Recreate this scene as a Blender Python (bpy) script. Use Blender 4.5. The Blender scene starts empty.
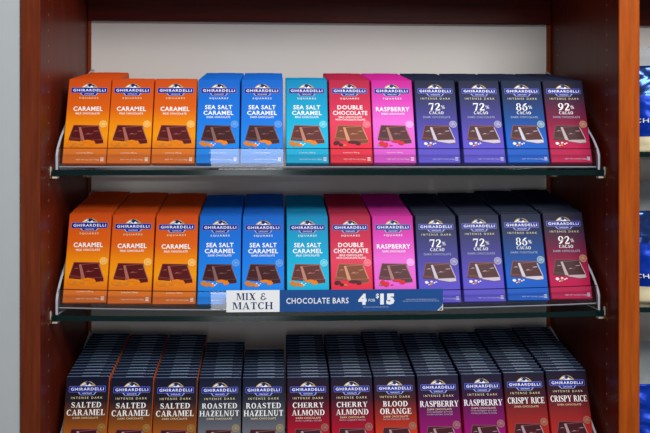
import bpy, bmesh, math, random
from mathutils import Vector, Matrix, noise
random.seed(7)
C = bpy.context.scene.collection
PI = math.pi
H = 1.45                      # eye height; shelf heights below are measured from it
LEAN = math.radians(20.4)     # how far the cartons lean back
SLOPE = math.radians(9.6)     # slope of the tray floors
BW, BT, BL = .0772, .0118, .172   # one carton
PITCH, STEP = .0805, .0139
X0 = -.483

# ------------------------------------------------------------------ materials
def lin(c):
    out = []
    for v in c[:3]:
        v = v / 255
        out.append(v / 12.92 if v <= .04045 else ((v + .055) / 1.055) ** 2.4)
    return (*out, 1)

def mat(name, col, rough=.5, metal=0, spec=.1, coat=0, emit=0):
    m = bpy.data.materials.new(name); m.use_nodes = True
    b = m.node_tree.nodes['Principled BSDF']
    b.inputs['Base Color'].default_value = lin(col)
    b.inputs['Roughness'].default_value = rough
    b.inputs['Metallic'].default_value = metal
    b.inputs['Specular IOR Level'].default_value = spec
    b.inputs['Coat Weight'].default_value = coat
    return m

def ramp_mat(name, stops, rough=.4):
    """printed card whose ink changes from the foot (0) to the top (1) of the carton"""
    m = mat(name, (128, 128, 128), rough, spec=.06)
    nt = m.node_tree; n = nt.nodes; l = nt.links
    b = n['Principled BSDF']
    tc = n.new('ShaderNodeTexCoord'); sp = n.new('ShaderNodeSeparateXYZ')
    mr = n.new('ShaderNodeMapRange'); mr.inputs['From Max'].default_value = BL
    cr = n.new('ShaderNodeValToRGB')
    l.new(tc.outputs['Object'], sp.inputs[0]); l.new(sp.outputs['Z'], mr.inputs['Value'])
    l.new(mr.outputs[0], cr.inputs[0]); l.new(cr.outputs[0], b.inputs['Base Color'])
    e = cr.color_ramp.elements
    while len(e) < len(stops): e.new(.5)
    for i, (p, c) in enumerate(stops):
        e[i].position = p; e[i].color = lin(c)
    return m

def wood_mat(name, dark, light, rough=.28, coat=.04, axis=2):
    m = mat(name, dark, rough, coat=coat)
    nt = m.node_tree; n = nt.nodes; l = nt.links
    b = n['Principled BSDF']
    b.inputs['Coat Roughness'].default_value = .18
    tc = n.new('ShaderNodeTexCoord'); mp = n.new('ShaderNodeMapping')
    s = [42, 42, 42]; s[axis] = 3.2
    mp.inputs['Scale'].default_value = s
    no = n.new('ShaderNodeTexNoise'); no.inputs['Scale'].default_value = 2.4
    no.inputs['Detail'].default_value = 7; no.inputs['Roughness'].default_value = .62
    cr = n.new('ShaderNodeValToRGB')
    e = cr.color_ramp.elements
    e[0].position = .32; e[0].color = lin(dark); e[1].position = .72; e[1].color = lin(light)
    l.new(tc.outputs['Object'], mp.inputs[0]); l.new(mp.outputs[0], no.inputs['Vector'])
    l.new(no.outputs[0], cr.inputs[0]); l.new(cr.outputs[0], b.inputs['Base Color'])
    fine = n.new('ShaderNodeTexNoise'); fine.inputs['Scale'].default_value = 160
    bp = n.new('ShaderNodeBump'); bp.inputs['Strength'].default_value = .04
    l.new(fine.outputs[0], bp.inputs['Height']); l.new(bp.outputs[0], b.inputs['Normal'])
    return m

def clear_mat(name, tint, ior=1.49, rough=.02):
    m = bpy.data.materials.new(name); m.use_nodes = True
    nt = m.node_tree; n = nt.nodes; l = nt.links
    n.remove(n['Principled BSDF'])
    out = n['Material Output']
    t = n.new('ShaderNodeBsdfTransparent'); t.inputs[0].default_value = (*tint, 1)
    g = n.new('ShaderNodeBsdfGlossy'); g.inputs['Roughness'].default_value = rough
    f = n.new('ShaderNodeFresnel'); f.inputs[0].default_value = ior
    mx = n.new('ShaderNodeMixShader')
    ge = n.new('ShaderNodeNewGeometry'); mu = n.new('ShaderNodeMath'); mu.operation = 'MULTIPLY'; iv = n.new('ShaderNodeMath'); iv.operation = 'SUBTRACT'; iv.inputs[0].default_value = 1
    l.new(ge.outputs['Backfacing'], iv.inputs[1]); l.new(iv.outputs[0], mu.inputs[0]); l.new(f.outputs[0], mu.inputs[1])
    l.new(mu.outputs[0], mx.inputs[0]); l.new(t.outputs[0], mx.inputs[1]); l.new(g.outputs[0], mx.inputs[2])
    l.new(mx.outputs[0], out.inputs[0])
    return m

def noise_mat(name, a, b_, scale, rough=.6, bump=0):
    m = mat(name, a, rough)
    nt = m.node_tree; n = nt.nodes; l = nt.links
    b = n['Principled BSDF']
    tc = n.new('ShaderNodeTexCoord')
    no = n.new('ShaderNodeTexNoise'); no.inputs['Scale'].default_value = scale; no.inputs['Detail'].default_value = 4
    mx = n.new('ShaderNodeMix'); mx.data_type = 'RGBA'
    mx.inputs[6].default_value = lin(a); mx.inputs[7].default_value = lin(b_)
    l.new(tc.outputs['Object'], no.inputs['Vector']); l.new(no.outputs[0], mx.inputs[0])
    l.new(mx.outputs[2], b.inputs['Base Color'])
    if bump:
        bp = n.new('ShaderNodeBump'); bp.inputs['Strength'].default_value = bump
        l.new(no.outputs[0], bp.inputs['Height']); l.new(bp.outputs[0], b.inputs['Normal'])
    return m

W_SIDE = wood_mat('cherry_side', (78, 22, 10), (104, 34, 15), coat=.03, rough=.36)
W_STILE = wood_mat('cherry_stile', (142, 60, 14), (176, 84, 24), rough=.35, coat=.06)
W_STILE_SHADED = wood_mat('shaded_cherry_stile', (88, 34, 16), (116, 50, 24), rough=.35, coat=.06)  # the left stile's dimmer light is put into its wood colour
W_TRIM = wood_mat('cherry_trim', (110, 44, 18), (140, 62, 28))
W_RAIL = wood_mat('cherry_rail', (62, 14, 10), (84, 24, 14), axis=0)
LAMINATE = noise_mat('laminate', (222, 216, 210), (214, 208, 204), 6, .5)
PAINT = noise_mat('wall_paint', (178, 182, 184), (172, 177, 180), 30, .8, .03)
FLOOR = noise_mat('floor_tile', (150, 140, 128), (130, 122, 112), 4, .4)
GLASS = clear_mat('shelf_glass', (.93, .975, .96), 1.4, 0)
GLASS_EDGE = mat('glass_edge', (1, 26, 26), .12, spec=.3)
ACRYLIC = clear_mat('acrylic', (.975, .98, .985), 1.6, 0)
ACR_EDGE = mat('acrylic_edge', (176, 180, 192), .25)
BRASS = mat('brass', (214, 170, 96), .3, metal=1)
CLIP = mat('clip_plastic', (205, 200, 190), .3)
WHITE = mat('white_ink', (240, 240, 240), .45)
CREAM = mat('cream_ink', (226, 214, 170), .45)
GOLD = mat('gold_ink', (196, 168, 116), .45)
PALE = mat('pale_ink', (170, 176, 200), .45)
PALE2 = mat('plaque_rim', (120, 130, 190), .4)
BLUE = mat('royal_blue_ink', (4, 26, 142), .35)
NAVY = mat('navy_ink', (20, 34, 84), .4)
SIGNBLUE = mat('sign_blue', (34, 78, 142), .45)
SIGNWHITE = mat('sign_white', (236, 238, 242), .5)
SLEEVE = mat('pin_sleeve', (206, 164, 120), .4)
HOLE = mat('hole_dark', (30, 12, 8), .8)
LIP_EDGE = clear_mat('lip_edge', (.38, .34, .42), 1.49, .1)
NAVYTEXT = mat('navy_text', (34, 46, 92), .5)

# ------------------------------------------------------------------ mesh builder
class MB:
    def __init__(s): s.v = []; s.f = []; s.m = []; s.mats = []
    def mi(s, m):
        if m not in s.mats: s.mats.append(m)
        return s.mats.index(m)
    def poly(s, pts, m):
        k = len(s.v); s.v += [tuple(p) for p in pts]
        s.f.append(list(range(k, k + len(pts)))); s.m.append(s.mi(m))
    def art(s, pts, m, y=0.):         # polygon printed on the front of a carton, x and z in mm from centre foot
        s.poly([(x * .001, -y, z * .001) for x, z in pts], m)
    def box(s, x0, x1, y0, y1, z0, z1, m, mf=None):
        """mf: dict face-> material, faces 'x-','x+','y-','y+','z-','z+'"""
        p = [(x, y, z) for x in (x0, x1) for y in (y0, y1) for z in (z0, z1)]
        k = len(s.v); s.v += p
        fs = {'x-': (0, 1, 3, 2), 'x+': (4, 6, 7, 5), 'y-': (0, 4, 5, 1), 'y+': (2, 3, 7, 6), 'z-': (0, 2, 6, 4), 'z+': (1, 5, 7, 3)}
        for n_, f in fs.items():
            s.f.append([k + i for i in f]); s.m.append(s.mi((mf or {}).get(n_, m)))
    def bowed(s, x0, x1, y0, y1, z0, z1, m, mf, sag, n=18):
        for i in range(n):
            a = x0 + (x1 - x0) * i / n; b = x0 + (x1 - x0) * (i + 1) / n
            f = dict(mf or {}); k = len(s.f); kv = len(s.v)
            s.box(a, b, y0, y1, z0, z1, m, f)
            for q in range(kv, len(s.v)):
                v = s.v[q]; s.v[q] = (v[0], v[1], v[2] - sag * bowl(v[0]))
            drop_ = [k + j for j, on in ((0, i > 0), (1, i < n - 1)) if on]      # no walls inside the sheet
            for j in sorted(drop_, reverse=True): del s.f[j]; del s.m[j]
    def mesh(s, name):
        me = bpy.data.meshes.new(name)
        me.from_pydata(s.v, [], s.f)
        for m in s.mats: me.materials.append(m)
        for p, i in zip(me.polygons, s.m): p.material_index = i
        me.update(); return me

def link(name, me, parent=None, loc=(0, 0, 0)):
    o = bpy.data.objects.new(name, me); C.objects.link(o); o.location = loc
    if parent: o.parent = parent
    return o

def bevel_mesh(me, w, seg=2, smooth=True):
    bm = bmesh.new(); bm.from_mesh(me)
    bmesh.ops.remove_doubles(bm, verts=bm.verts, dist=1e-6)
    bmesh.ops.recalc_face_normals(bm, faces=bm.faces)
    bmesh.ops.bevel(bm, geom=bm.edges, offset=w, segments=seg, affect='EDGES', profile=.5, clamp_overlap=True)
    if smooth:
        for f in bm.faces: f.smooth = f.calc_area() < 1e-3 and len(f.verts) == 4 and min(e.calc_length() for e in f.edges) < w * 1.5
    bm.to_mesh(me); bm.free(); return me

def tag(o, label=None, cat=None, group=None, kind=None):
    if label: o['label'] = label
    if cat: o['category'] = cat
    if group: o['group'] = group
    if kind: o['kind'] = kind
    return o

def empty(name, loc):
    return link(name, None, None, loc)

# ------------------------------------------------------------------ a drawn serif alphabet (cap height 1)
T, t_, SF, OV = .2, .085, .07, .085
def rect(x0, y0, x1, y1): return [(x0, y0), (x1, y0), (x1, y1), (x0, y1)]
def stroke(pts, ws):
    out = []; n = len(pts); L = []; R = []
    for i, (x, y) in enumerate(pts):
        a = pts[max(i - 1, 0)]; b = pts[min(i + 1, n - 1)]
        dx, dy = b[0] - a[0], b[1] - a[1]; d = math.hypot(dx, dy) or 1
        w = ws[i] / 2; nx, ny = -dy / d * w, dx / d * w
        L.append((x + nx, y + ny)); R.append((x - nx, y - ny))
    for i in range(n - 1): out.append([R[i], R[i + 1], L[i + 1], L[i]])
    return out
def arc(cx, cy, rx, ry, a0, a1, ts, tt, n=10):
    out = []; P = []
    for i in range(n + 1):
        a = math.radians(a0 + (a1 - a0) * i / n); c, s = math.cos(a), math.sin(a)
        P.append(((cx + rx * c, cy + ry * s), (cx + (rx - ts) * c, cy + (ry - tt) * s)))
    for i in range(n): out.append([P[i][0], P[i + 1][0], P[i + 1][1], P[i][1]])
    return out
def stem(x, top=1, w=T, o=OV): return [rect(x, 0, x + w, top), rect(x - o, 0, x + w + o, SF), rect(x - o, top - SF, x + w + o, top)]
def tick(x, y0, y1, w=.05): return rect(x, y0, x + w, y1)
def spine(k=1.):
    pts = [(.60, .78), (.53, .92), (.36, .965), (.19, .90), (.13, .75), (.20, .62), (.38, .51), (.56, .40), (.62, .25), (.54, .10), (.36, .035), (.18, .09), (.09, .24)]
    ws = [.05, .07, .075, .1, .16, .2, .22, .2, .16, .1, .075, .07, .05]
    return stroke(pts, ws)
GL = {
 'A': (.94, lambda: [[(.10, 0), (.18, 0), (.49, .92), (.42, 1)], [(.42, 1), (.53, 1), (.86, 0), (.64, 0)], rect(.24, .28, .68, .35), rect(0, 0, .28, SF), rect(.56, 0, .94, SF)]),
 'B': (.80, lambda: stem(.09) + arc(.36, .74, .33, .26, -90, 90, T * .9, t_) + arc(.36, .26, .38, .27, -90, 90, T * .95, t_) + [rect(.28, 1 - t_, .37, 1), rect(.28, .47, .37, .53), rect(.28, 0, .37, t_)]),
 'C': (.82, lambda: arc(.44, .5, .42, .52, 48, 312, T, t_, 16) + [tick(.70, .70, .98), tick(.70, .06, .26, .04)]),
 'D': (.90, lambda: stem(.09) + arc(.36, .5, .50, .5, -90, 90, T, t_, 14) + [rect(.28, 1 - t_, .37, 1), rect(.28, 0, .37, t_)]),
 'E': (.76, lambda: stem(.09) + [rect(.28, 1 - t_, .68, 1), rect(.28, .46, .56, .53), rect(.28, 0, .72, t_), tick(.64, .74, 1), tick(.68, 0, .28), tick(.52, .38, .62)]),
 'F': (.72, lambda: stem(.09) + [rect(.28, 1 - t_, .68, 1), rect(.28, .46, .56, .53), tick(.64, .74, 1), tick(.52, .38, .62)]),
 'G': (.90, lambda: arc(.44, .5, .42, .52, 48, 312, T, t_, 16) + [tick(.70, .70, .98), rect(.60, .04, .79, .44), rect(.52, .39, .88, .45)]),
 'H': (1.0, lambda: stem(.09) + stem(.71) + [rect(.28, .46, .72, .54)]),
 'I': (.40, lambda: stem(.10)),
 'K': (.94, lambda: stem(.09) + [[(.28, .40), (.36, .36), (.76, 1), (.68, 1)], [(.38, .50), (.50, .64), (.88, 0), (.64, 0)], rect(.58, 1 - SF, .90, 1), rect(.56, 0, .94, SF)]),
 'L': (.72, lambda: stem(.09) + [rect(.28, 0, .68, t_), tick(.65, 0, .30)]),
 'M': (1.16, lambda: stem(.09, w=.08) + stem(.87) + [[(.12, 1), (.36, 1), (.64, .1), (.53, 0)], [(.53, 0), (.60, .08), (.92, 1), (.86, 1)], rect(.02, 1 - SF, .30, 1)]),
 'N': (1.0, lambda: stem(.12, w=.08) + stem(.80, w=.08) + [[(.08, 1), (.30, 1), (.88, 0), (.70, 0)]]),
 'O': (.92, lambda: arc(.46, .5, .43, .52, 0, 360, T, t_, 22)),
 'P': (.76, lambda: stem(.09) + arc(.36, .73, .36, .27, -90, 90, T * .95, t_) + [rect(.28, 1 - t_, .37, 1), rect(.28, .46, .37, .54)]),
 'Q': (.92, lambda: arc(.46, .5, .43, .52, 0, 360, T, t_, 22) + [[(.42, .08), (.56, .08), (.86, -.20), (.68, -.20)]]),
 'R': (.90, lambda: stem(.09) + arc(.36, .74, .34, .26, -90, 90, T * .95, t_) + [rect(.28, 1 - t_, .37, 1), rect(.28, .48, .40, .55), [(.36, .52), (.56, .52), (.86, 0), (.64, 0)], rect(.64, 0, .92, SF)]),
 'S': (.72, lambda: spine() + [tick(.58, .72, .98), tick(.06, .02, .28)]),
 'T': (.84, lambda: [rect(.32, 0, .52, 1), rect(.22, 0, .62, SF), rect(.05, 1 - t_, .79, 1), tick(.05, .70, 1), tick(.74, .70, 1)]),
 'U': (.96, lambda: [rect(.13, .36, .33, 1), rect(.03, 1 - SF, .43, 1), rect(.72, .36, .80, 1), rect(.62, 1 - SF, .90, 1)] + arc(.465, .36, .335, .38, 180, 360, .14, t_ + .02, 12)),
 'W': (1.30, lambda: [[(.06, 1), (.28, 1), (.48, .1), (.40, 0)], [(.40, 0), (.46, .06), (.70, .9), (.66, 1)], [(.58, 1), (.78, 1), (.98, .1), (.90, 0)], [(.90, 0), (.96, .06), (1.22, 1), (1.15, 1)], rect(0, 1 - SF, .36, 1), rect(1.06, 1 - SF, 1.30, 1)]),
 'X': (.90, lambda: [[(.08, 1), (.32, 1), (.84, 0), (.60, 0)], [(.10, 0), (.20, 0), (.80, 1), (.70, 1)], rect(0, 0, .32, SF), rect(.52, 0, .90, SF), rect(0, 1 - SF, .38, 1), rect(.60, 1 - SF, .88, 1)]),
 'Y': (.90, lambda: [rect(.36, 0, .56, .46), rect(.26, 0, .66, SF), [(.06, 1), (.30, 1), (.56, .46), (.36, .42)], [(.50, .42), (.56, .46), (.82, 1), (.73, 1)], rect(0, 1 - SF, .38, 1), rect(.64, 1 - SF, .90, 1)]),
 'Z': (.80, lambda: [rect(.06, 1 - t_, .72, 1), rect(.06, 0, .74, t_), [(.06, t_), (.06, 0), (.30, 0), (.74, 1), (.50, 1)], tick(.06, .72, 1), tick(.70, 0, .30)]),
 '2': (.70, lambda: stroke([(.12, .72), (.20, .92), (.36, .97), (.52, .90), (.56, .72), (.44, .48), (.22, .22), (.10, .06)], [.1, .1, .1, .16, .2, .17, .12, .1]) + [rect(.08, 0, .62, .14), tick(.58, 0, .26)]),
 '6': (.74, lambda: arc(.37, .32, .32, .34, 0, 360, .17, .07, 18) + stroke([(.64, .96), (.44, .88), (.24, .66), (.14, .32)], [.07, .16, .21, .2])),
 '7': (.68, lambda: [rect(.08, .86, .64, 1), tick(.06, .72, 1), [(.22, 0), (.42, 0), (.64, 1), (.54, .92)]]),
 '8': (.72, lambda: arc(.36, .27, .32, .29, 0, 360, .17, .07, 18) + arc(.36, .74, .27, .26, 0, 360, .14, .07, 18)),
 '9': (.74, lambda: arc(.37, .68, .32, .34, 0, 360, .17, .07, 18) + stroke([(.10, .04), (.30, .12), (.50, .34), (.60, .68)], [.07, .16, .21, .2])),
 '%': (.90, lambda: arc(.22, .74, .20, .26, 0, 360, .1, .06, 12) + arc(.68, .26, .20, .26, 0, 360, .1, .06, 12) + [[(.14, 0), (.24, 0), (.76, 1), (.66, 1)]]),
 '&': (.86, lambda: arc(.42, .75, .24, .25, 0, 300, .13, .08, 12) + arc(.40, .28, .34, .30, 60, 350, .16, .09, 14) + [rect(.40, .47, .60, .56), rect(.54, .22, .84, .30)]),
 ' ': (.42, lambda: []),
}
def serif(mb, s, cx, z0, w, h, m, y=.0003, gap=.06, zs=1.):
    """word s printed in mm: centred on cx, foot z0, width w, cap height h"""
    adv = sum(GL[c][0] + gap for c in s) - gap
    sx = w / adv; x = cx - w / 2
    for c in s:
        gw, fn = GL[c]
        for p in fn(): mb.art([(x + a * sx, z0 + b * h) for a, b in p], m, y)
        x += (gw + gap) * sx
    return mb

_tc = {}
def sans_pts(s, bold, sp=0):
    key = (s, bold, sp)
    if key in _tc: return _tc[key]
    cu = bpy.data.curves.new('t', 'FONT'); cu.body = s; cu.size = 1; cu.offset = bold; cu.resolution_u = 2
    cu.space_character = sp or (1.10 if bold else 1.04)
    ob = bpy.data.objects.new('t', cu); C.objects.link(ob)
    dg = bpy.context.evaluated_depsgraph_get(); dg.update()
    me = bpy.data.meshes.new_from_object(ob.evaluated_get(dg))
    vs = [(v.co.x, v.co.y) for v in me.vertices]; fs = [list(p.vertices) for p in me.polygons]
    bpy.data.objects.remove(ob); bpy.data.curves.remove(cu); bpy.data.meshes.remove(me)
    _tc[key] = (vs, fs); return _tc[key]
def sans(mb, s, cx, z0, w, h, m, y=.0003, bold=.03, sp=0):
    vs, fs = sans_pts(s, bold, sp)
    xs = [v[0] for v in vs]; ys = [v[1] for v in vs]
    ax, bx, ay, by = min(xs), max(xs), min(ys), max(ys)
    P = [(cx - w / 2 + (v[0] - ax) / (bx - ax) * w, z0 + (v[1] - ay) / (by - ay) * h) for v in vs]
    k = len(mb.v); mi = mb.mi(m)
    mb.v += [(px * .001, -y, pz * .001) for px, pz in P]
    for f in fs: mb.f.append([k + i for i in f]); mb.m.append(mi)
    return mb
def disc(mb, cx, cz, r, m, y, n=20, sx=1.):
    mb.art([(cx + sx * r * math.cos(2 * PI * i / n), cz + r * math.sin(2 * PI * i / n)) for i in range(n)], m, y)
def blob(mb, cx, cz, rx, rz, m, y, seed=0, n=12):
    rr = random.Random(seed)
    mb.art([(cx + rx * (.78 + .3 * rr.random()) * math.cos(2 * PI * i / n), cz + rz * (.78 + .3 * rr.random()) * math.sin(2 * PI * i / n)) for i in range(n)], m, y)

# ------------------------------------------------------------------ flavours
FL = {
 'caramel': dict(stops=[(0, (206, 98, 34)), (.18, (218, 114, 26)), (.34, (236, 148, 10)), (.48, (232, 134, 8)), (.66, (212, 92, 16)), (1, (196, 72, 20))],
    line='SQUARES', font='sans', name=['CARAMEL'], widths=[53], sub=['MILK CHOCOLATE'], choc=((104, 24, 26), (150, 70, 66), (176, 104, 92)), bits='caramel', seal=(238, 192, 120)),
 'sea salt caramel': dict(stops=[(0, (24, 124, 214)), (.3, (26, 130, 228)), (.6, (22, 112, 214)), (1, (20, 96, 190))],
    line='SQUARES', font='sans', name=['SEA SALT', 'CARAMEL'], widths=[50, 55], sub=['DARK CHOCOLATE'], choc=((76, 24, 28), (110, 66, 66), (140, 96, 92)), bits='salted', seal=(110, 158, 222)),
 'milk sea salt caramel': dict(stops=[(0, (10, 158, 200)), (.3, (20, 180, 218)), (.6, (14, 160, 202)), (1, (8, 128, 174))],
    line='SQUARES', font='sans', name=['SEA SALT', 'CARAMEL'], widths=[50, 55], sub=['MILK CHOCOLATE'], choc=((112, 50, 46), (166, 98, 84), (196, 132, 114)), bits='salted', seal=(140, 210, 226)),
 'double chocolate': dict(stops=[(0, (222, 40, 62)), (.2, (224, 42, 66)), (.5, (218, 62, 92)), (.7, (200, 44, 78)), (1, (166, 32, 64))],
    line='SQUARES', font='sans', name=['DOUBLE', 'CHOCOLATE'], widths=[47, 64], sub=['MILK CHOCOLATE', 'WITH CHOCOLATE FILLING'], choc=((150, 76, 46), (196, 120, 84), (222, 156, 120)), bits='dark', seal=(232, 130, 142)),
 'raspberry': dict(stops=[(0, (206, 70, 184)), (.25, (222, 96, 206)), (.5, (226, 104, 206)), (.75, (210, 64, 176)), (1, (186, 30, 136))],
    line='SQUARES', font='sans', name=['RASPBERRY'], widths=[63], sub=['DARK CHOCOLATE'], choc=((92, 34, 44), (150, 84, 84), (176, 120, 110)), bits='berry', seal=(240, 180, 232)),
 '72 percent cacao': dict(stops=[(0, (92, 80, 196)), (.3, (86, 74, 186)), (.55, (66, 62, 138)), (.8, (46, 50, 86)), (1, (26, 32, 54))],
    line='INTENSE DARK', pct='72', sub=['DARK CHOCOLATE'], choc=((84, 26, 30), (138, 78, 80), (206, 196, 214)), bits='nibs', seal=(176, 172, 196)),
 '86 percent cacao': dict(stops=[(0, (10, 88, 190)), (.3, (12, 88, 186)), (.55, (22, 70, 138)), (.8, (34, 46, 84)), (1, (24, 32, 54))],
    line='INTENSE DARK', pct='86', sub=['DARK CHOCOLATE'], choc=((84, 26, 30), (138, 78, 80), (206, 206, 220)), bits='nibs', seal=(168, 184, 184)),
 '92 percent cacao': dict(stops=[(0, (186, 16, 74)), (.3, (172, 16, 70)), (.55, (110, 22, 58)), (.8, (48, 36, 60)), (1, (26, 30, 50))],
    line='INTENSE DARK', pct='92', sub=['DARK CHOCOLATE'], choc=((76, 24, 30), (112, 70, 74), (196, 170, 176)), bits='nibs', seal=(186, 150, 104)),
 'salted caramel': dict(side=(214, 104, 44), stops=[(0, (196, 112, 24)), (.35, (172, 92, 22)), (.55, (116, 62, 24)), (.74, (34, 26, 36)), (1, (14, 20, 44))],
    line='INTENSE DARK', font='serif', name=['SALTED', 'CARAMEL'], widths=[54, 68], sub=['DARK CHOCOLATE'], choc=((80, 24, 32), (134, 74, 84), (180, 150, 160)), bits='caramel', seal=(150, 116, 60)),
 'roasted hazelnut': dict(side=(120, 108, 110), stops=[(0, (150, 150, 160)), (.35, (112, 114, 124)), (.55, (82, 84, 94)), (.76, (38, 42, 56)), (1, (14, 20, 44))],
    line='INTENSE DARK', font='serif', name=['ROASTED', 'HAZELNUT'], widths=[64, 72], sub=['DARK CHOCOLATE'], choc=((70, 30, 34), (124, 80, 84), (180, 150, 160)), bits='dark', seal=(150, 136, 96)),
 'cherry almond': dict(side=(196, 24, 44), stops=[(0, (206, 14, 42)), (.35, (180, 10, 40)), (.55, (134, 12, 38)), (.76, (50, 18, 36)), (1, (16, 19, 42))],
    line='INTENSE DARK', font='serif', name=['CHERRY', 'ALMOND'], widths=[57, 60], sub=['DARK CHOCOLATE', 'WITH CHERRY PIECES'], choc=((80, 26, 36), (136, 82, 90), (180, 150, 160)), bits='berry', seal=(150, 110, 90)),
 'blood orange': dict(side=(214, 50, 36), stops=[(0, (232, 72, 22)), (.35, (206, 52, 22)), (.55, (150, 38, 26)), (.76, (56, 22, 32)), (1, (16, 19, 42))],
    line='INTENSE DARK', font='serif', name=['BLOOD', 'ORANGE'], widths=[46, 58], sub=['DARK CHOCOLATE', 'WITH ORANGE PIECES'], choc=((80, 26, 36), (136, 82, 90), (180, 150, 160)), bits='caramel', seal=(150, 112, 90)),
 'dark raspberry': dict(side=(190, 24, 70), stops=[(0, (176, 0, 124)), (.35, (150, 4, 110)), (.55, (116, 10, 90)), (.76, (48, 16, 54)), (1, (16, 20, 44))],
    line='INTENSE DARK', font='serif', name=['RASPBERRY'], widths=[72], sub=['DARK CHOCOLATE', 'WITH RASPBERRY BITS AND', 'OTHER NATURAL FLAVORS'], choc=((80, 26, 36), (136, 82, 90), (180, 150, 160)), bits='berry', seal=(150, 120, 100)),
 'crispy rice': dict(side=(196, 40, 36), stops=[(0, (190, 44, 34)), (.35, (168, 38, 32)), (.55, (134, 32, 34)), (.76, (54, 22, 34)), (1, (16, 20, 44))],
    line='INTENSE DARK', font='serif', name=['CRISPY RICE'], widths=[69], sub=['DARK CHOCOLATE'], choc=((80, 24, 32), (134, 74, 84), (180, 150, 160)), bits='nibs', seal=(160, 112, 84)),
}
TAB_GLARE = mat('navy_tongue_painted_glare', (128, 148, 172), .3, spec=.5)  # navy card painted pale to carry the glare on the tongues
FOLD_GLARE = mat('navy_fold_painted_glare', (92, 114, 142), .24, spec=1.)  # highlight along the top fold painted in as a paler navy
BITM = {'car': mat('print_caramel', (226, 122, 10), .4), 'nut': mat('print_nut', (200, 120, 40), .4), 'dk': mat('print_dark', (70, 20, 30), .4),
        'red': mat('print_red', (206, 24, 44), .4), 'wh': mat('print_white', (230, 226, 232), .4), 'gr': mat('print_green', (90, 140, 40), .4)}

def body_mesh(key):
    f = FL[key]
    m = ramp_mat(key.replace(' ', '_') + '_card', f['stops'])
    mb = MB(); mb.box(-BW / 2, BW / 2, 0, BT, .004, BL, m)
    me = bevel_mesh(mb.mesh('carton_' + key.replace(' ', '_')), .0013, 2)
    if 'side' in f:
        me.materials.append(mat(key.replace(' ', '_') + '_side', f['side'], .4) if key == 'salted caramel' else
                            ramp_mat(key.replace(' ', '_') + '_side', [(0, f['side']), (.5, f['side']), (.85, (26, 28, 54)), (1, (22, 26, 52))]))
        me.materials.append(TAB_GLARE); me.materials.append(FOLD_GLARE)
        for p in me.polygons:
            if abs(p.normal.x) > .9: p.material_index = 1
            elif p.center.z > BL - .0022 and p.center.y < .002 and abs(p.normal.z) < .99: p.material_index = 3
    # the tuck flap that shows as a small raised tongue on the top face
    bm = bmesh.new(); bm.from_mesh(me)
    r = bmesh.ops.create_cube(bm, size=1)
    for v in r['verts']:
        v.co = Vector((v.co.x * .032 + .004, v.co.y * .0075 + BT * .46, v.co.z * .0009 + BL + .0002))
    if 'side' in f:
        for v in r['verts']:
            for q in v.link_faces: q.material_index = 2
    bm.to_mesh(me); bm.free()
    return me

# the brand badge: blue plaque, white rim, small blue tongue and a winged crest above
def badge_mesh():
    mb = MB()
    def plaque(w, h, cz, m, y, r=1.2): mb.art([(-w / 2 + r, cz - h / 2), (w / 2 - r, cz - h / 2), (w / 2, cz - h / 2 + r), (w / 2, cz + h / 2 - r), (w / 2 - r, cz + h / 2), (-w / 2 + r, cz + h / 2), (-w / 2, cz + h / 2 - r), (-w / 2, cz - h / 2 + r)], m, y)
    # crest
    n = 14
    mb.art([(14.5 * math.cos(PI - PI * i / n), 153 + 9.2 * math.sin(PI * i / n) ** 1.5) for i in range(n + 1)], GOLD, .00012)
    mb.art([(7.2 * math.cos(PI - PI * i / n), 154 + 8.0 * math.sin(PI * i / n)) for i in range(n + 1)], NAVY, .00018)
    mb.art([(-8, 153), (-4, 156.8), (0, 154.6), (4, 158), (8, 153)], WHITE, .00024)
    mb.art([(-13, 154.5), (-7, 158.6), (-2, 159.6), (-6, 156.4)], WHITE, .0003)
    mb.art([(2, 160.6), (7, 159.2), (12.5, 155), (6, 157)], NAVY, .0003)
    mb.art([(-9, 153), (-4, 153), (-1.5, 156.8)], PALE, .0003)
    # tongue then plaque
    mb.art([(-17, 143), (17, 143), (12.2, 137.7), (-12.2, 137.7)], PALE, .00012)
    mb.art([(-14.5, 143.2), (14.5, 143.2), (11.6, 138.3), (-11.6, 138.3)], BLUE, .00018)
    plaque(66.0, 10.9, 148.3, PALE2, .00036)
    plaque(64.8, 9.8, 148.3, BLUE, .00042, .8)
    return mb.mesh('brand_badge')
def badge_text():
    mb = MB()
    sans(mb, 'GHIRARDELLI', 0, 145.7, 59, 5.2, WHITE, .0006, .018, 1.22)
    sans(mb, 'CHOCOLATE', 0, 139.7, 17, 2.2, WHITE, .0006, .01)
    return mb.mesh('brand_lettering')
BADGE, BADGE_T = badge_mesh(), badge_text()

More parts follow.
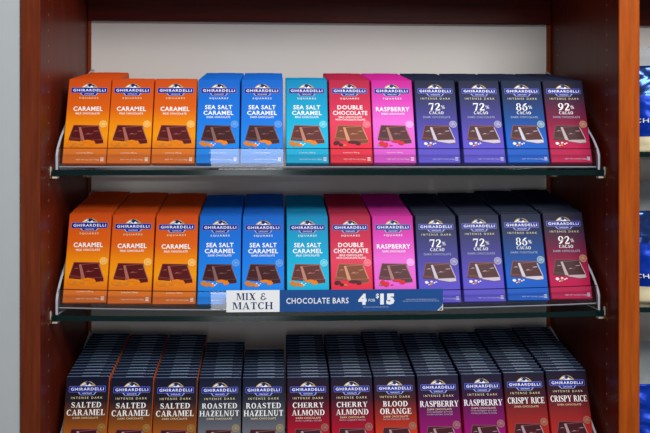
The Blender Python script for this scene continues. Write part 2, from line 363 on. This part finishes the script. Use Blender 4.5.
def lettering_mesh(key):
    f = FL[key]; mb = MB()
    if f['line'] == 'SQUARES': sans(mb, 'SQUARES', 0, 130.4, 35, 4, CREAM if key == 'caramel' else WHITE, .0003, .01, 1.35)
    else: sans(mb, 'INTENSE DARK', 0, 131, 56, 3.8, CREAM, .0003, .004, 1.55)
    if 'pct' in f:
        serif(mb, f['pct'], -3, 108.6, 23, 15, WHITE, gap=.02)
        serif(mb, '%', 13, 112, 7, 7, WHITE)
        serif(mb, 'CACAO', 0, 101, 27, 5.8, WHITE)
        sans(mb, 'DARK CHOCOLATE', 0, 93, 51, 4, PALE, bold=.0)
    elif f['font'] == 'sans':
        if len(f['name']) == 1:
            sans(mb, f['name'][0], 0, 106.6, f['widths'][0], 9, WHITE, bold=.024); z = 99.8
        else:
            sans(mb, f['name'][0], 0, 110.4, f['widths'][0], 8.6, WHITE, bold=.024)
            sans(mb, f['name'][1], 0, 99, f['widths'][1], 8.6, WHITE, bold=.024); z = 93
        for i, s in enumerate(f['sub']):
            sans(mb, s, 0, z - i * 5, 43 if i == 0 else 55, 3.7, WHITE, bold=.02)
    else:
        if len(f['name']) == 1:
            serif(mb, f['name'][0], 0, 114 if key == 'crispy rice' else 113, f['widths'][0], 11, WHITE, gap=.03); z = 107
        else:
            serif(mb, f['name'][0], 0, 115.6, f['widths'][0], 9.6, WHITE, gap=.1)
            serif(mb, f['name'][1], 0, 102, f['widths'][1], 10.2, WHITE, gap=.08); z = 96
        for i, s in enumerate(f['sub']):
            sans(mb, s, 0, z - i * 4.4, 45 if i == 0 else 48, 3.2 if i == 0 else 2.4, CREAM if i == 0 else PALE, bold=.0)
    return mb.mesh('flavour_lettering')

def picture_mesh(key):
    f = FL[key]; mb = MB()
    kn = key.replace(' ', '_')
    base = mat(kn + '_choc', f['choc'][0], .35); mid = mat(kn + '_choc_edge', f['choc'][1], .35); hi = mat(kn + '_choc_snap', f['choc'][2], .35)
    for mm, f_ in ((base, .62), (mid, .7), (hi, .85)):
        b_ = mm.node_tree.nodes['Principled BSDF'].inputs['Base Color']; b_.default_value = [v * f_ for v in b_.default_value[:3]] + [1]
    def q(pts, m, y): mb.art([(x - 38.6, z) for x, z in pts], m, y)
    # square behind
    q([(15, 79), (61, 78), (63, 66), (29, 51), (8.5, 53.4)], mid, .00010)
    q([(16, 77.6), (60, 77), (60, 56), (29, 52.2), (10.5, 54.6)], base, .00016)
    q([(8.5, 53.4), (30, 51), (30, 46.6), (8.5, 48.6)], base, .00016)
    q([(8.5, 51.6), (30, 49.6), (30, 48.8), (8.5, 50.8)], mid, .00022)
    q([(15.4, 66), (21, 68.2), (25, 66.4), (21, 66.9)], hi, .00028)
    # square in front, leaning on it
    q([(24.4, 74.6), (59.6, 77.6), (70, 50), (71, 43), (58, 41.6), (33, 46.2), (30.5, 49)], mid, .00034)
    q([(29.5, 73.4), (58.6, 76), (68, 50.6), (37, 49.4)], base, .0004)
    q([(24.6, 74.2), (28.4, 74.8), (37.2, 49), (34, 47.8), (30.4, 50)], hi, .0004)
    q([(37, 48.4), (69.6, 49.6), (70.2, 44), (58, 42.6), (36, 46.4)], hi if f['bits'] == 'nibs' else base, .0004)
    q([(36, 59.5), (42, 63.4), (48, 61.6), (53, 64.4), (49, 60), (42, 60.6)], mid, .00046)
    q([(37.4, 59.8), (42.4, 62.2), (46, 60.6), (42, 61)], hi, .00052)
    q([(51, 66.8), (60, 67.6), (60.4, 66.6), (54, 66)], hi, .00046)
    q([(60.2, 73.6), (61.4, 74.4), (70, 50.4), (68.8, 50)], hi, .00052)
    b = f['bits']
    def bl(x, z, rx, rz, m, s): blob(mb, x - 38.6, z, rx * 1.15, rz * 1.3, BITM[m], .00058 + .00001 * s, s)
    if b in ('caramel', 'salted'):
        bl(42, 46.5, 8, 2.4, 'car', 1); bl(51, 43.5, 5, 3.8, 'car', 2)
        bl(11, 43, 5, 3.8, 'car' if b == 'caramel' else 'nut', 3); bl(20, 41, 4.6, 3, 'nut', 4); bl(26, 38.6, 4.2, 2.4, 'car', 5); bl(15, 38, 3, 1.6, 'nut', 6)
        if b == 'salted': bl(27, 42.5, 1.4, 1.1, 'wh', 7); bl(31, 39.4, 1.8, 1, 'wh', 8); bl(34, 42, 1, .9, 'wh', 9)
        else: bl(32, 40.6, 5, 1.8, 'nut', 10)
    elif b == 'dark':
        bl(12, 43, 6, 3.4, 'dk', 11); bl(20, 39.5, 4, 2.4, 'dk', 12); bl(42, 45, 9, 2.6, 'dk', 13); bl(52, 42.5, 4.6, 3.2, 'dk', 14); bl(27, 38.6, 3, 1.4, 'nut', 15)
    elif b == 'berry':
        bl(15, 42, 5, 4.4, 'red', 16); bl(22, 39.6, 4.8, 4.2, 'red', 17); bl(43, 46, 8, 2.2, 'red', 18); bl(51, 43, 5.6, 3.4, 'red', 19); bl(32, 38, 3, 1, 'red', 20); bl(10, 38.6, 2, 1.6, 'gr', 21)
    else:
        bl(15, 41.6, 3, 2.4, 'wh', 22); bl(24, 43, 2.2, 1.4, 'wh', 23); bl(23, 38.6, 2.6, 1.6, 'nut', 24); bl(29, 40.6, 1.6, 1.1, 'wh', 25); bl(32.6, 42.2, 1.4, 1, 'wh', 26); bl(19, 37.2, 1.3, .8, 'wh', 27)
    return mb.mesh('chocolate_picture')

def seal_mesh(key):
    f = FL[key]; mb = MB(); kn = key.replace(' ', '_')
    gr_ = f['stops'][len(f['stops']) // 2][1]
    sm = mat(kn + '_seal', tuple(int(a * .42 + b * .58) for a, b in zip(gr_, f['seal'])), .4); dk = mat(kn + '_seal_line', tuple(min(255, int(c * 1.12)) for c in f['seal']), .4)
    disc(mb, 29.6, 80.5, 7.4, sm, .00062)
    for p in arc(29.6, 80.5, 6.4, 6.4, 0, 360, .5, .5, 20): mb.art(p, dk, .00068)
    for p in stroke([(26.4, 78), (29, 80), (32, 84)], [.5, .9, .5]) + stroke([(28, 84), (30, 81), (33, 78.4)], [.5, .9, .5]) + stroke([(25.6, 82), (33.6, 80.6)], [.5, .5]): mb.art(p, dk, .00068)
    return mb.mesh('round_seal')

def print_mesh(key):
    mb = MB(); f = FL[key]
    ink = mat(key.replace(' ', '_') + '_small_ink', (235, 225, 215) if 'pct' not in f else (200, 200, 225), .45)
    if f['line'] == 'SQUARES': sans(mb, 'Luscious filling', 0, 22.6, 29, 3, ink, bold=.005)
    sans(mb, 'NET WT 3.5 OZ (100g)', 6 if f['line'] == 'SQUARES' else 8, 9.4, 40, 3, ink, bold=0)
    for k in range(3): mb.art(rect(29, 8.4 + k * 2.6, 34.6, 10 + k * 2.6), ink, .0003)
    return mb.mesh('weight_print')

MESH = {}
def meshes(key):
    if key not in MESH:
        MESH[key] = dict(body=body_mesh(key), parts=[('flavour_lettering', lettering_mesh(key)), ('chocolate_picture', picture_mesh(key)),
                                                     ('round_seal', seal_mesh(key)), ('weight_print', print_mesh(key))])
    return MESH[key]

# ------------------------------------------------------------------ columns
ORD = ['front', 'second', 'third', 'fourth', 'fifth', 'sixth', 'seventh', 'eighth', 'ninth', 'tenth', 'eleventh', 'twelfth', 'thirteenth', 'fourteenth', 'fifteenth', 'sixteenth', 'seventeenth', 'eighteenth']
LOOK = {
 'caramel': ('orange caramel', 'orange'), 'sea salt caramel': ('blue sea salt', 'blue'),
 'milk sea salt caramel': ('teal sea salt', 'teal'), 'double chocolate': ('red double chocolate', 'red'),
 'raspberry': ('pink raspberry', 'pink'), '72 percent cacao': ('navy-to-purple 72% cacao', '72%'),
 '86 percent cacao': ('navy-to-blue 86% cacao', '86%'), '92 percent cacao': ('navy-to-crimson 92% cacao', '92%'),
 'salted caramel': ('navy-topped salted caramel', 'salted caramel'), 'roasted hazelnut': ('navy-to-grey roasted hazelnut', 'hazelnut'),
 'cherry almond': ('navy-to-red cherry almond', 'cherry'), 'blood orange': ('navy-to-orange blood orange', 'blood orange'),
 'dark raspberry': ('navy-to-magenta raspberry', 'raspberry'), 'crispy rice': ('navy-to-red crispy rice', 'crispy rice')}
UP = ['caramel'] * 3 + ['sea salt caramel'] * 2 + ['milk sea salt caramel', 'double chocolate', 'raspberry'] + ['72 percent cacao'] * 2 + ['86 percent cacao', '92 percent cacao']
LOW = ['salted caramel'] * 3 + ['roasted hazelnut'] * 2 + ['cherry almond'] * 2 + ['blood orange'] + ['dark raspberry'] * 2 + ['crispy rice'] * 2
OFF = [-.0012, -.0030, -.0046, -.0050, -.0058, -.0036, -.0036, -.0046, -.0032, 0, .0012, .0010]
def bowl(x, p=2.4): return 1 - min(1, abs(x) / .489) ** p          # loaded shelves and trays hang a little in the middle
SHELF = [dict(name='top', k=1., sag=.0003, tilt=.0012, z=0.0, foot=.0090, dy=0., fl=UP, n=[15, 2, 2, 15, 15, 5, 15, 15, 15, 15, 15, 15]),
         dict(name='middle', k=.6, sag=.0074, tilt=0, z=-.2555, foot=.0161, dy=0., fl=UP, n=[16, 16, 16, 15, 16, 15, 16, 16, 16, 16, 17, 17]),
         dict(name='bottom', k=.45, sag=.0080, tilt=0, z=-.5495, foot=.0139, dy=-.022, fl=LOW, n=[17, 17, 17, 14, 11, 17, 17, 18, 17, 17, 18, 18])]
rest = []
def drop(sh, c):
    x = X0 + (c + .5) * PITCH
    return -sh['sag'] * bowl(x) + sh['tilt'] * x / .48
for i_, a_ in enumerate(([1] * 12, [7] * 7 + [6] * 5, [99] * 12)): SHELF[i_]['show'] = a_
for sh in SHELF:
    for c, key in enumerate(sh['fl']):
        same = [i for i in range(12) if sh['fl'][i] == key]
        which = '' if len(same) == 1 else (['left ', 'right '] if len(same) == 2 else ['leftmost ', 'middle ', 'rightmost '])[same.index(c)]
        look, col = LOOK[key]
        M = meshes(key); proto = None
        n = sh['n'][c]
        for k in range(n):
            if k >= sh['show'][c]:          # the far bars of which only a hair's breadth shows
                rest.append((M['body'], X0 + (c + .5) * PITCH + OFF[c] * sh['k'], .0800 + sh['dy'] + k * STEP, H + sh['z'] + sh['foot'] + drop(sh, c) + k * STEP * math.tan(SLOPE)))
                continue
            jx = random.uniform(-.0003, .0003) + OFF[c] * sh['k']; jl = random.uniform(0, .0007) if k else 0
            y = .0800 + sh['dy'] + k * STEP; z = H + sh['z'] + sh['foot'] + drop(sh, c) + k * STEP * math.tan(SLOPE)
            loc = Vector((X0 + (c + .5) * PITCH + jx, y + jl * math.sin(LEAN), z + jl * math.cos(LEAN)))
            if k == 0:
                o = link('chocolate_bar', M['body'], None, loc); proto = o
                b = link('brand_badge', BADGE, o); link('brand_lettering', BADGE_T, b)
                for pn, pm in M['parts']: link(pn, pm, o)
                lab = f'{look} bar at the front of {which}{col} column, {sh["name"]} shelf'
            else:
                o = proto.copy(); C.objects.link(o); o.location = loc
                lab = f'{look} bar, {ORD[k]} from front in {which}{col} column, {sh["name"]} shelf'
            o.rotation_euler = (-LEAN, 0, random.uniform(-.003, .003) if k else 0)
            tag(o, lab, 'chocolate bar', f'{look.split(" ", 1)[0] if key != "sea salt caramel" else "blue"} {key} bars on the {sh["name"]} shelf')

bm = bmesh.new(); rm = []
for me, x, y, z in rest:
    k0 = len(bm.faces); bv0 = len(bm.verts)
    bm.from_mesh(me); bm.verts.ensure_lookup_table(); bm.faces.ensure_lookup_table()
    Mx = Matrix.Translation((x, y, z)) @ Matrix.Rotation(-LEAN, 4, 'X')
    uvl = bm.verts.layers.float.get('h') or bm.verts.layers.float.new('h')
    if me.materials[0] not in rm: rm.append(me.materials[0])
    for v in bm.verts[bv0:]: v[uvl] = v.co.z; v.co = Mx @ v.co
    for f in bm.faces[k0:]: f.material_index = rm.index(me.materials[0])
me = bpy.data.meshes.new('chocolate_bars'); bm.to_mesh(me); bm.free()
# the same print as on the single bars, read from each carton's own height
for m in rm:
    c_ = m.copy(); nt = c_.node_tree
    at = nt.nodes.new('ShaderNodeAttribute'); at.attribute_name = 'h'
    mr = next(n for n in nt.nodes if n.type == 'MAP_RANGE')
    nt.links.new(at.outputs['Fac'], mr.inputs['Value']); me.materials.append(c_)
o = link('chocolate_bars', me)
tag(o, 'rows of further bars packed behind the front bars on the top and middle shelves', 'chocolate bar', 'far bars behind the fronts', 'stuff')

# ------------------------------------------------------------------ cabinets
zt, zb = H + .50, 0.
cab = empty('display_cabinet', (0, .2, 0)); CY = -.2
def part(name, mb, parent, loc=(0, CY, 0), bev=0):
    me = mb.mesh(name)
    if bev: bevel_mesh(me, bev, 1, False)
    return link(name, me, parent, loc)
def one(name, parent, box, m, bev=0):
    mb = MB(); mb.box(*box, m); return part(name, mb, parent, bev=bev)
one('side_panel', cab, (-.533, -.5, .0045, .42, zb, zt), W_SIDE)
one('side_panel', cab, (.5, .537, .0045, .42, zb, zt), W_SIDE)
one('face_stile', cab, (-.533, -.5, -.001, .004, zb, zt), W_STILE_SHADED, .0015)['label'] = 'left stile with shade painted into its wood'
one('face_stile', cab, (.5, .537, -.001, .004, zb, zt), W_STILE, .0015)
one('back_panel', cab, (-.4995, .4995, .400, .412, .06, zt - .02), LAMINATE)
one('back_rail', cab, (-.4995, .4995, .388, .3995, H + .318, zt - .02), W_RAIL, .001)
one('back_trim', cab, (-.4995, -.494, .392, .3995, .08, H + .3175), W_TRIM)
one('back_trim', cab, (.492, .4995, .392, .3995, .08, H + .3175), W_TRIM)
one('top_panel', cab, (-.4995, .4995, .002, .42, zt - .02, zt), W_SIDE)
one('cabinet_bottom', cab, (-.4995, .4995, .002, .40, .06, .08), W_SIDE)
one('kick_board', cab, (-.4995, .4995, .03, .05, 0, .06), W_RAIL)
for sx in (-1, 1):
    for yy in (.058, .345):
        mb = MB()
        for k in range(34):
            zc = H + .3 - k * .0272
            x = sx * .4998
            mb.poly([(x, yy + .0019 * math.cos(2 * PI * i / 8), zc + .0019 * math.sin(2 * PI * i / 8)) for i in range(8)][::sx], SLEEVE)
            mb.poly([(x - sx * .0002, yy + .0009 * math.cos(2 * PI * i / 8), zc + .0009 * math.sin(2 * PI * i / 8)) for i in range(8)][::sx], HOLE)
        part('shelf_pin_holes', mb, cab)

def clip(parent, x, sx, y, z):
    mb = MB()
    mb.box(min(x, x - sx * .003), max(x, x - sx * .003), y - .004, y + .004, z - .006, z - .001, BRASS)
    mb.box(min(x, x - sx * .003), max(x, x - sx * .003), y - .003, y + .003, z - .001, z + .016, CLIP)
    mb.box(min(x - sx * .0045, x - sx * .015), max(x - sx * .0045, x - sx * .015), y - .006, y + .006, z - .006, z - .001, CLIP)
    c = part('shelf_clip', mb, parent, bev=.0008); return c

def glass(x0, x1, yf, zt_, label, group='glass shelves of the cabinet', sag=0):
    mb = MB()
    e = GLASS_EDGE
    mb.bowed(x0, x1, yf, .385, zt_ - .0095, zt_, GLASS, {'y-': e, 'x-': e, 'x+': e, 'y+': e}, sag)
    o = link('glass_shelf', mb.mesh('glass_shelf'))
    tag(o, label, 'shelf', group); return o
zs = [H, H - .2555, H - .5495]
glass(-.494, .494, .057, zs[0], 'green-edged glass shelf under the upper row of coloured chocolate bars')
glass(-.494, .494, .057, zs[1], 'green-edged glass shelf behind the price strip, second from the top', sag=.0044)
glass(-.494, .494, .035, zs[2], 'glass shelf beneath the bottom row of dark navy-topped bars', sag=.004)
for z in zs:
    for sx in (-1, 1):
        for yy in (.066, .345):
            clip(cab, sx * .4997, sx, yy, z - .0095)

# ------------------------------------------------------------------ acrylic trays
def tray(z, foot, dy, label, sag):
    root = empty('acrylic_tray', (0, .07 + dy, z))
    def loc(o): o.location = (0, -.07, -z); return o
    prof = [(.062, .0004), (.062, .026), (.066, .034), (.073, .042), (.083, .051), (.095, .0605), (.115, .073), (.155, .100), (.2, .128), (.245, .154), (.287, .177), (.33, .197), (.371, .211), (.380, .213), (.384, .209), (.384, .0004)]
    for sx in (-1, 1):
        xa, xb = sx * .4848, sx * .4888
        mb = MB(); n = len(prof)
        for x in (xa, xb): mb.poly([(x, p[0], z + p[1]) for p in (prof if x > 0 else prof[::-1])], ACRYLIC)
        for i in range(n):
            a, b = prof[i], prof[(i + 1) % n]
            mb.poly([(xa, a[0], z + a[1]), (xb, a[0], z + a[1]), (xb, b[0], z + b[1]), (xa, b[0], z + b[1])], ACR_EDGE)
        loc(link('side_panel', mb.mesh('side_panel'), root))
    # sloping floor under the heels of the cartons
    hz = foot + .0037 - BT * math.sin(LEAN) - .0008 - sag * .17
    y0, y1, th, n = .0705, .3835 - dy, .0024, 18
    def zf(x, y): return z + hz + (y - .0912) * math.tan(SLOPE) * (1 if y > .0912 else .3) - sag * bowl(x)
    mb = MB()
    for i in range(n):
        a = -.4846 + .9692 * i / n; b = -.4846 + .9692 * (i + 1) / n
        for ya, yb in ((y0, .0912), (.0912, y1)):
            for s_ in (0, -th):
                mb.poly([(a, ya, zf(a, ya) + s_), (b, ya, zf(b, ya) + s_), (b, yb, zf(b, yb) + s_), (a, yb, zf(a, yb) + s_)], ACRYLIC)
        mb.poly([(a, y0, zf(a, y0) - th), (b, y0, zf(b, y0) - th), (b, y0, zf(b, y0)), (a, y0, zf(a, y0))], ACR_EDGE)
    loc(link('tray_floor', mb.mesh('tray_floor'), root))
    # upright front lip with a polished rim
    mb = MB(); zl = z + hz - .001; e = {'x-': ACR_EDGE, 'x+': ACR_EDGE, 'z-': ACR_EDGE}
    mb.bowed(-.4846, .4846, .0672, .0692, zl, zl + .0312, ACRYLIC, e, sag)
    mb.bowed(-.4846, .4846, .0672, .0692, zl + .0314, zl + .0329, LIP_EDGE, {}, sag)
    loc(link('front_lip', mb.mesh('front_lip'), root))
    mb = MB()
    mb.box(-.4846, .4846, .376, .379, z + .0004, zf(.48, .377) - th, ACRYLIC, {'z+': ACR_EDGE})
    loc(link('floor_support', mb.mesh('floor_support'), root))
    tag(root, label, 'tray', 'clear acrylic trays holding the bars')
    return root
tray(H, .0090, 0, 'clear acrylic tray holding the bars on the top shelf', .0003)
tray(H - .2555, .0161, 0, 'clear acrylic tray holding the bars on the middle shelf, price strip on its lip', .0074)
tray(H - .5495, .0139, -.022, 'clear acrylic tray holding the dark bars on the bottom shelf', .0080)

# ------------------------------------------------------------------ price strip
sg = empty('price_sign', (-.0425, .0668, H - .2555 + .0015))
sx0, sxm, sx1, shh = -147, -52, 243, 39       # mm about the sign's foot
def spart(name, mb, par=sg): return link(name, mb.mesh(name), par)
mb = MB(); mb.box(sx0 * .001, sxm * .001, -.0012, 0, 0, shh * .001, SIGNWHITE); spart('white_panel', mb)['label'] = 'white left end of the strip'
mb = MB(); mb.box(sxm * .001, sx1 * .001, -.0012, 0, 0, shh * .001, SIGNBLUE); spart('blue_panel', mb)['label'] = 'blue main length of the strip'
mb = MB()
Y = .0014
serif(mb, 'MIX', -112, 21.6, 34, 12.4, NAVYTEXT, Y, gap=.1); serif(mb, '&', -81, 21.4, 12, 12.6, NAVYTEXT, Y)
serif(mb, 'MATCH', -100, 5, 72, 12.6, NAVYTEXT, Y, gap=.08)
spart('mix_and_match_lettering', mb)
mb = MB(); sans(mb, 'CHOCOLATE BARS', 16, 14.2, 112, 10.4, SIGNWHITE, Y, .012); spart('chocolate_bars_lettering', mb)
mb = MB()
sans(mb, '4', 97, 11.4, 15, 20, SIGNWHITE, Y, .07); sans(mb, 'FOR', 114, 17, 12, 5, SIGNWHITE, Y, 0)
sans(mb, '$', 124, 22, 5.5, 9.6, SIGNWHITE, Y, .03); sans(mb, '15', 142, 11.4, 26, 20, SIGNWHITE, Y, .07)
spart('price_lettering', mb)
mb = MB()
rr = random.Random(3)
def micro(x0, x1, z, h):
    x = x0
    while x < x1:
        w = rr.uniform(.8, 2.2); mb.art(rect(x, z, min(x + w, x1), z + h), PALE, Y); x += w + 1.1
micro(98, 144, 6.6, 1.2); micro(176, 232, 20, 1.1); micro(170, 236, 16.8, 1.1)
spart('small_print', mb)
mb = MB(); mb.art([(232, 0), (243.2, 0), (243.2, 13), (241, 8)], CLIP, .0018); mb.art([(236, 1.4), (241, 1.4), (241, 6)], SIGNBLUE, .0022)
spart('corner_holder', mb)
tag(sg, 'white and blue price strip reading 4 for $15 along the middle shelf edge', 'sign')

# ------------------------------------------------------------------ neighbouring bay with foil bags
nb = empty('display_cabinet', (.9, .2, 0)); 
def one2(name, box, m, bev=0):
    mb = MB(); mb.box(*box, m); me = mb.mesh(name)
    if bev: bevel_mesh(me, bev, 1, False)
    return link(name, me, nb, (-.9, -.2, 0))
one2('side_panel', (1.40, 1.418, .0045, .42, zb, zt), W_SIDE)
one2('face_stile', (1.40, 1.436, -.001, .004, zb, zt), W_STILE, .0015)
one2('back_panel', (.5375, 1.3995, .400, .412, .06, zt - .02), LAMINATE)
one2('back_rail', (.5375, 1.3995, .388, .3995, H + .318, zt - .02), W_RAIL, .001)
one2('top_panel', (.5375, 1.3995, .002, .42, zt - .02, zt), W_SIDE)
one2('cabinet_bottom', (.5375, 1.3995, .002, .40, .06, .08), W_SIDE)
one2('kick_board', (.5375, 1.3995, .03, .05, 0, .06), W_RAIL)
tag(cab, 'cherry wood display cabinet holding twelve columns of chocolate bars', 'cabinet')
tag(nb, 'neighbouring cherry wood cabinet at the right edge holding blue foil bags', 'cabinet')
nz = [H + .033, H - .250, H - .560]
for z, nm in zip(nz, ('upper', 'middle', 'lower')):
    glass(.5375, 1.399, .057, z, f'{nm} glass shelf in the right neighbouring cabinet, under blue bags', 'glass shelves of the right cabinet')

def foil(name, a, b_, rough, metal):
    m = noise_mat(name, a, b_, 9, rough, .2)
    m.node_tree.nodes['Principled BSDF'].inputs['Metallic'].default_value = metal
    return m
F_BLUE = foil('blue_foil', (8, 36, 140), (16, 66, 186), .3, .2)
F_NAVY_GLINTS = foil('navy_foil_painted_glints', (6, 16, 60), (60, 90, 160), .16, .7)  # lighter noise patches paint foil reflections into the navy
F_SILVER = foil('silver_foil', (150, 152, 156), (176, 178, 182), .4, .0)
F_CREAM = mat('cream_foil', (216, 204, 168), .4)
def bag(x, y, z, w, h, mats, label, seed, text=None, group='foil bags in the right cabinet'):
    """mats: list of (fraction of height from which the colour starts, material, part name); the bag is a gusseted pouch"""
    nx, nzz = 26, 34
    def P(u, v, side):
        env = (max(0, 1 - (2 * u - 1) ** 4)) * (min(1, (1 - v) * 1.5) ** .8) * (.55 + .45 * min(1, (1 - v) * 2 + .2))
        d = .032 * env
        q = Vector((u * 4 + seed, v * 5, side * 3.1))
        cr = (noise.noise(q * 1.6) * .007 + abs(noise.noise(q * 4.2)) * .005) * (.25 + .75 * min(1, u * 8, (1 - u) * 8))
        px = x + (u - .5) * w * (1 - .04 * v) ; pz = z + .0006 + v * h
        py = y + side * (d + cr * (1 if v > .02 else 0))
        return (px, py, pz)
    bm_v = []; bm_f = []
    body = MB()
    def grid(side):
        for i in range(nx):
            for j in range(nzz):
                v = (j + .5) / nzz
                m = [mm for f0, mm in mats if v >= f0][-1]
                q = [P(i / nx, j / nzz, side), P((i + 1) / nx, j / nzz, side), P((i + 1) / nx, (j + 1) / nzz, side), P(i / nx, (j + 1) / nzz, side)]
                body.poly(q if side < 0 else q[::-1], m)
    grid(-1); grid(1)
    for i in range(nx):
        for v in (0, 1): body.poly([P(i / nx, v, -1), P(i / nx, v, 1), P((i + 1) / nx, v, 1), P((i + 1) / nx, v, -1)], mats[0 if v == 0 else -1][1])
    for j in range(nzz):
        for u in (0, 1): body.poly([P(u, j / nzz, -1), P(u, (j + 1) / nzz, -1), P(u, (j + 1) / nzz, 1), P(u, j / nzz, 1)], mats[-1][1] if j > 4 else mats[0][1])
    me = body.mesh('foil_bag')
    bm = bmesh.new(); bm.from_mesh(me); bmesh.ops.remove_doubles(bm, verts=bm.verts, dist=1e-5); bmesh.ops.recalc_face_normals(bm, faces=bm.faces)
    for f in bm.faces: f.smooth = True
    bm.to_mesh(me); bm.free()
    me.transform(Matrix.Translation((-x, -y, -z)))
    o = link('foil_bag', me, None, (x, y, z))
    if text:
        s, tx, tz, tw, thh = text
        mb = MB(); sans(mb, s, tx, tz, tw, thh, WHITE, .050, .01)
        # lay the word on the bag's own skin
        mb.v = [(vx, P(min(max((vx + w / 2) / w, 0), 1), vz / h, -1)[1] - y - .0016, vz) for vx, vy, vz in mb.v]
        link('bag_lettering', mb.mesh('bag_lettering'), o)
    return tag(o, label, 'bag', group)
for k, (z, hh, nm) in enumerate(((nz[0], .165, 'upper'), (nz[1], .172, 'middle'), (nz[2], .152, 'lower'))):
    bag(.665, .13, z, .20, hh, [(0, F_CREAM), (.17, F_BLUE), (.66, F_NAVY_GLINTS)] if k < 2 else [(0, F_CREAM), (.2, F_BLUE)],
        f'crinkled blue foil bag with cream foot at the front of the {nm} right shelf', 3.7 * k + 1, ('CHOCOLATE', -40, 56 if k == 0 else 47, 100, 8) if k < 2 else None)
    bag(.69, .27, z, .22, hh + .055, [(0, F_SILVER)], f'crinkled silver-white bag standing behind the blue bag on the {nm} right shelf', 9.1 * k + 2)

# ------------------------------------------------------------------ room
def structure(name, box, m):
    mb = MB(); mb.box(*box, m); o = link(name, mb.mesh(name)); o['kind'] = 'structure'; return o
structure('wall_left', (-3, -.5345, .004, .12, 0, 3.0), PAINT)
structure('wall_back', (-3, 3, .43, .5, 0, 3.0), PAINT)
structure('floor', (-3, 3, -4.5, .5, -.06, 0), FLOOR)

# ------------------------------------------------------------------ lights
def area(name, loc, aim, sx, sy, power, col=(1, 1, 1)):
    l = bpy.data.lights.new(name, 'AREA'); l.shape = 'RECTANGLE'; l.size = sx; l.size_y = sy; l.energy = power; l.color = col
    o = bpy.data.objects.new(name, l); C.objects.link(o); o.location = loc
    o.rotation_euler = (Vector(aim) - Vector(loc)).to_track_quat('-Z', 'Y').to_euler()
    return o
area('ceiling_lamp', (.2, -1.35, H + 1.6), (.05, .1, H - .1), 1.3, .5, 14, (1, .99, .97))
area('shop_lamp', (.75, -1.75, H + 1.3), (0, .1, H - .15), 1.1, .45, 46, (1, .99, .97))
area('lip_reflection_panel', (-.245, -2.95, H - .32), (-.245, 0, H - .32), .37, .86, 6.5, (.93, .96, 1))  # unseen panel added behind the camera to reflect white in the tray lips
w = bpy.data.worlds.new('world'); bpy.context.scene.world = w; w.use_nodes = True
w.node_tree.nodes['Background'].inputs[0].default_value = (.86, .93, 1, 1)
w.node_tree.nodes['Background'].inputs[1].default_value = .25

# ------------------------------------------------------------------ camera
cd = bpy.data.cameras.new('camera'); cam = bpy.data.objects.new('camera', cd); C.objects.link(cam)
cd.sensor_width = 36; cd.lens = 903 / 650 * 36
cd.shift_y = -46.5 / 650
cam.location = (-.1027, -1.5535, H)
cam.rotation_euler = (PI / 2, 0, -math.atan(50 / 903))
cd.clip_start = .05
sc = bpy.context.scene; sc.camera = cam
sc.view_settings.view_transform = 'Standard'; sc.view_settings.look = 'None'
sc.view_settings.exposure = 0; sc.view_settings.gamma = 1; sc.view_settings.use_curve_mapping = False
sc.cycles.max_bounces = 8; sc.cycles.transparent_max_bounces = 24
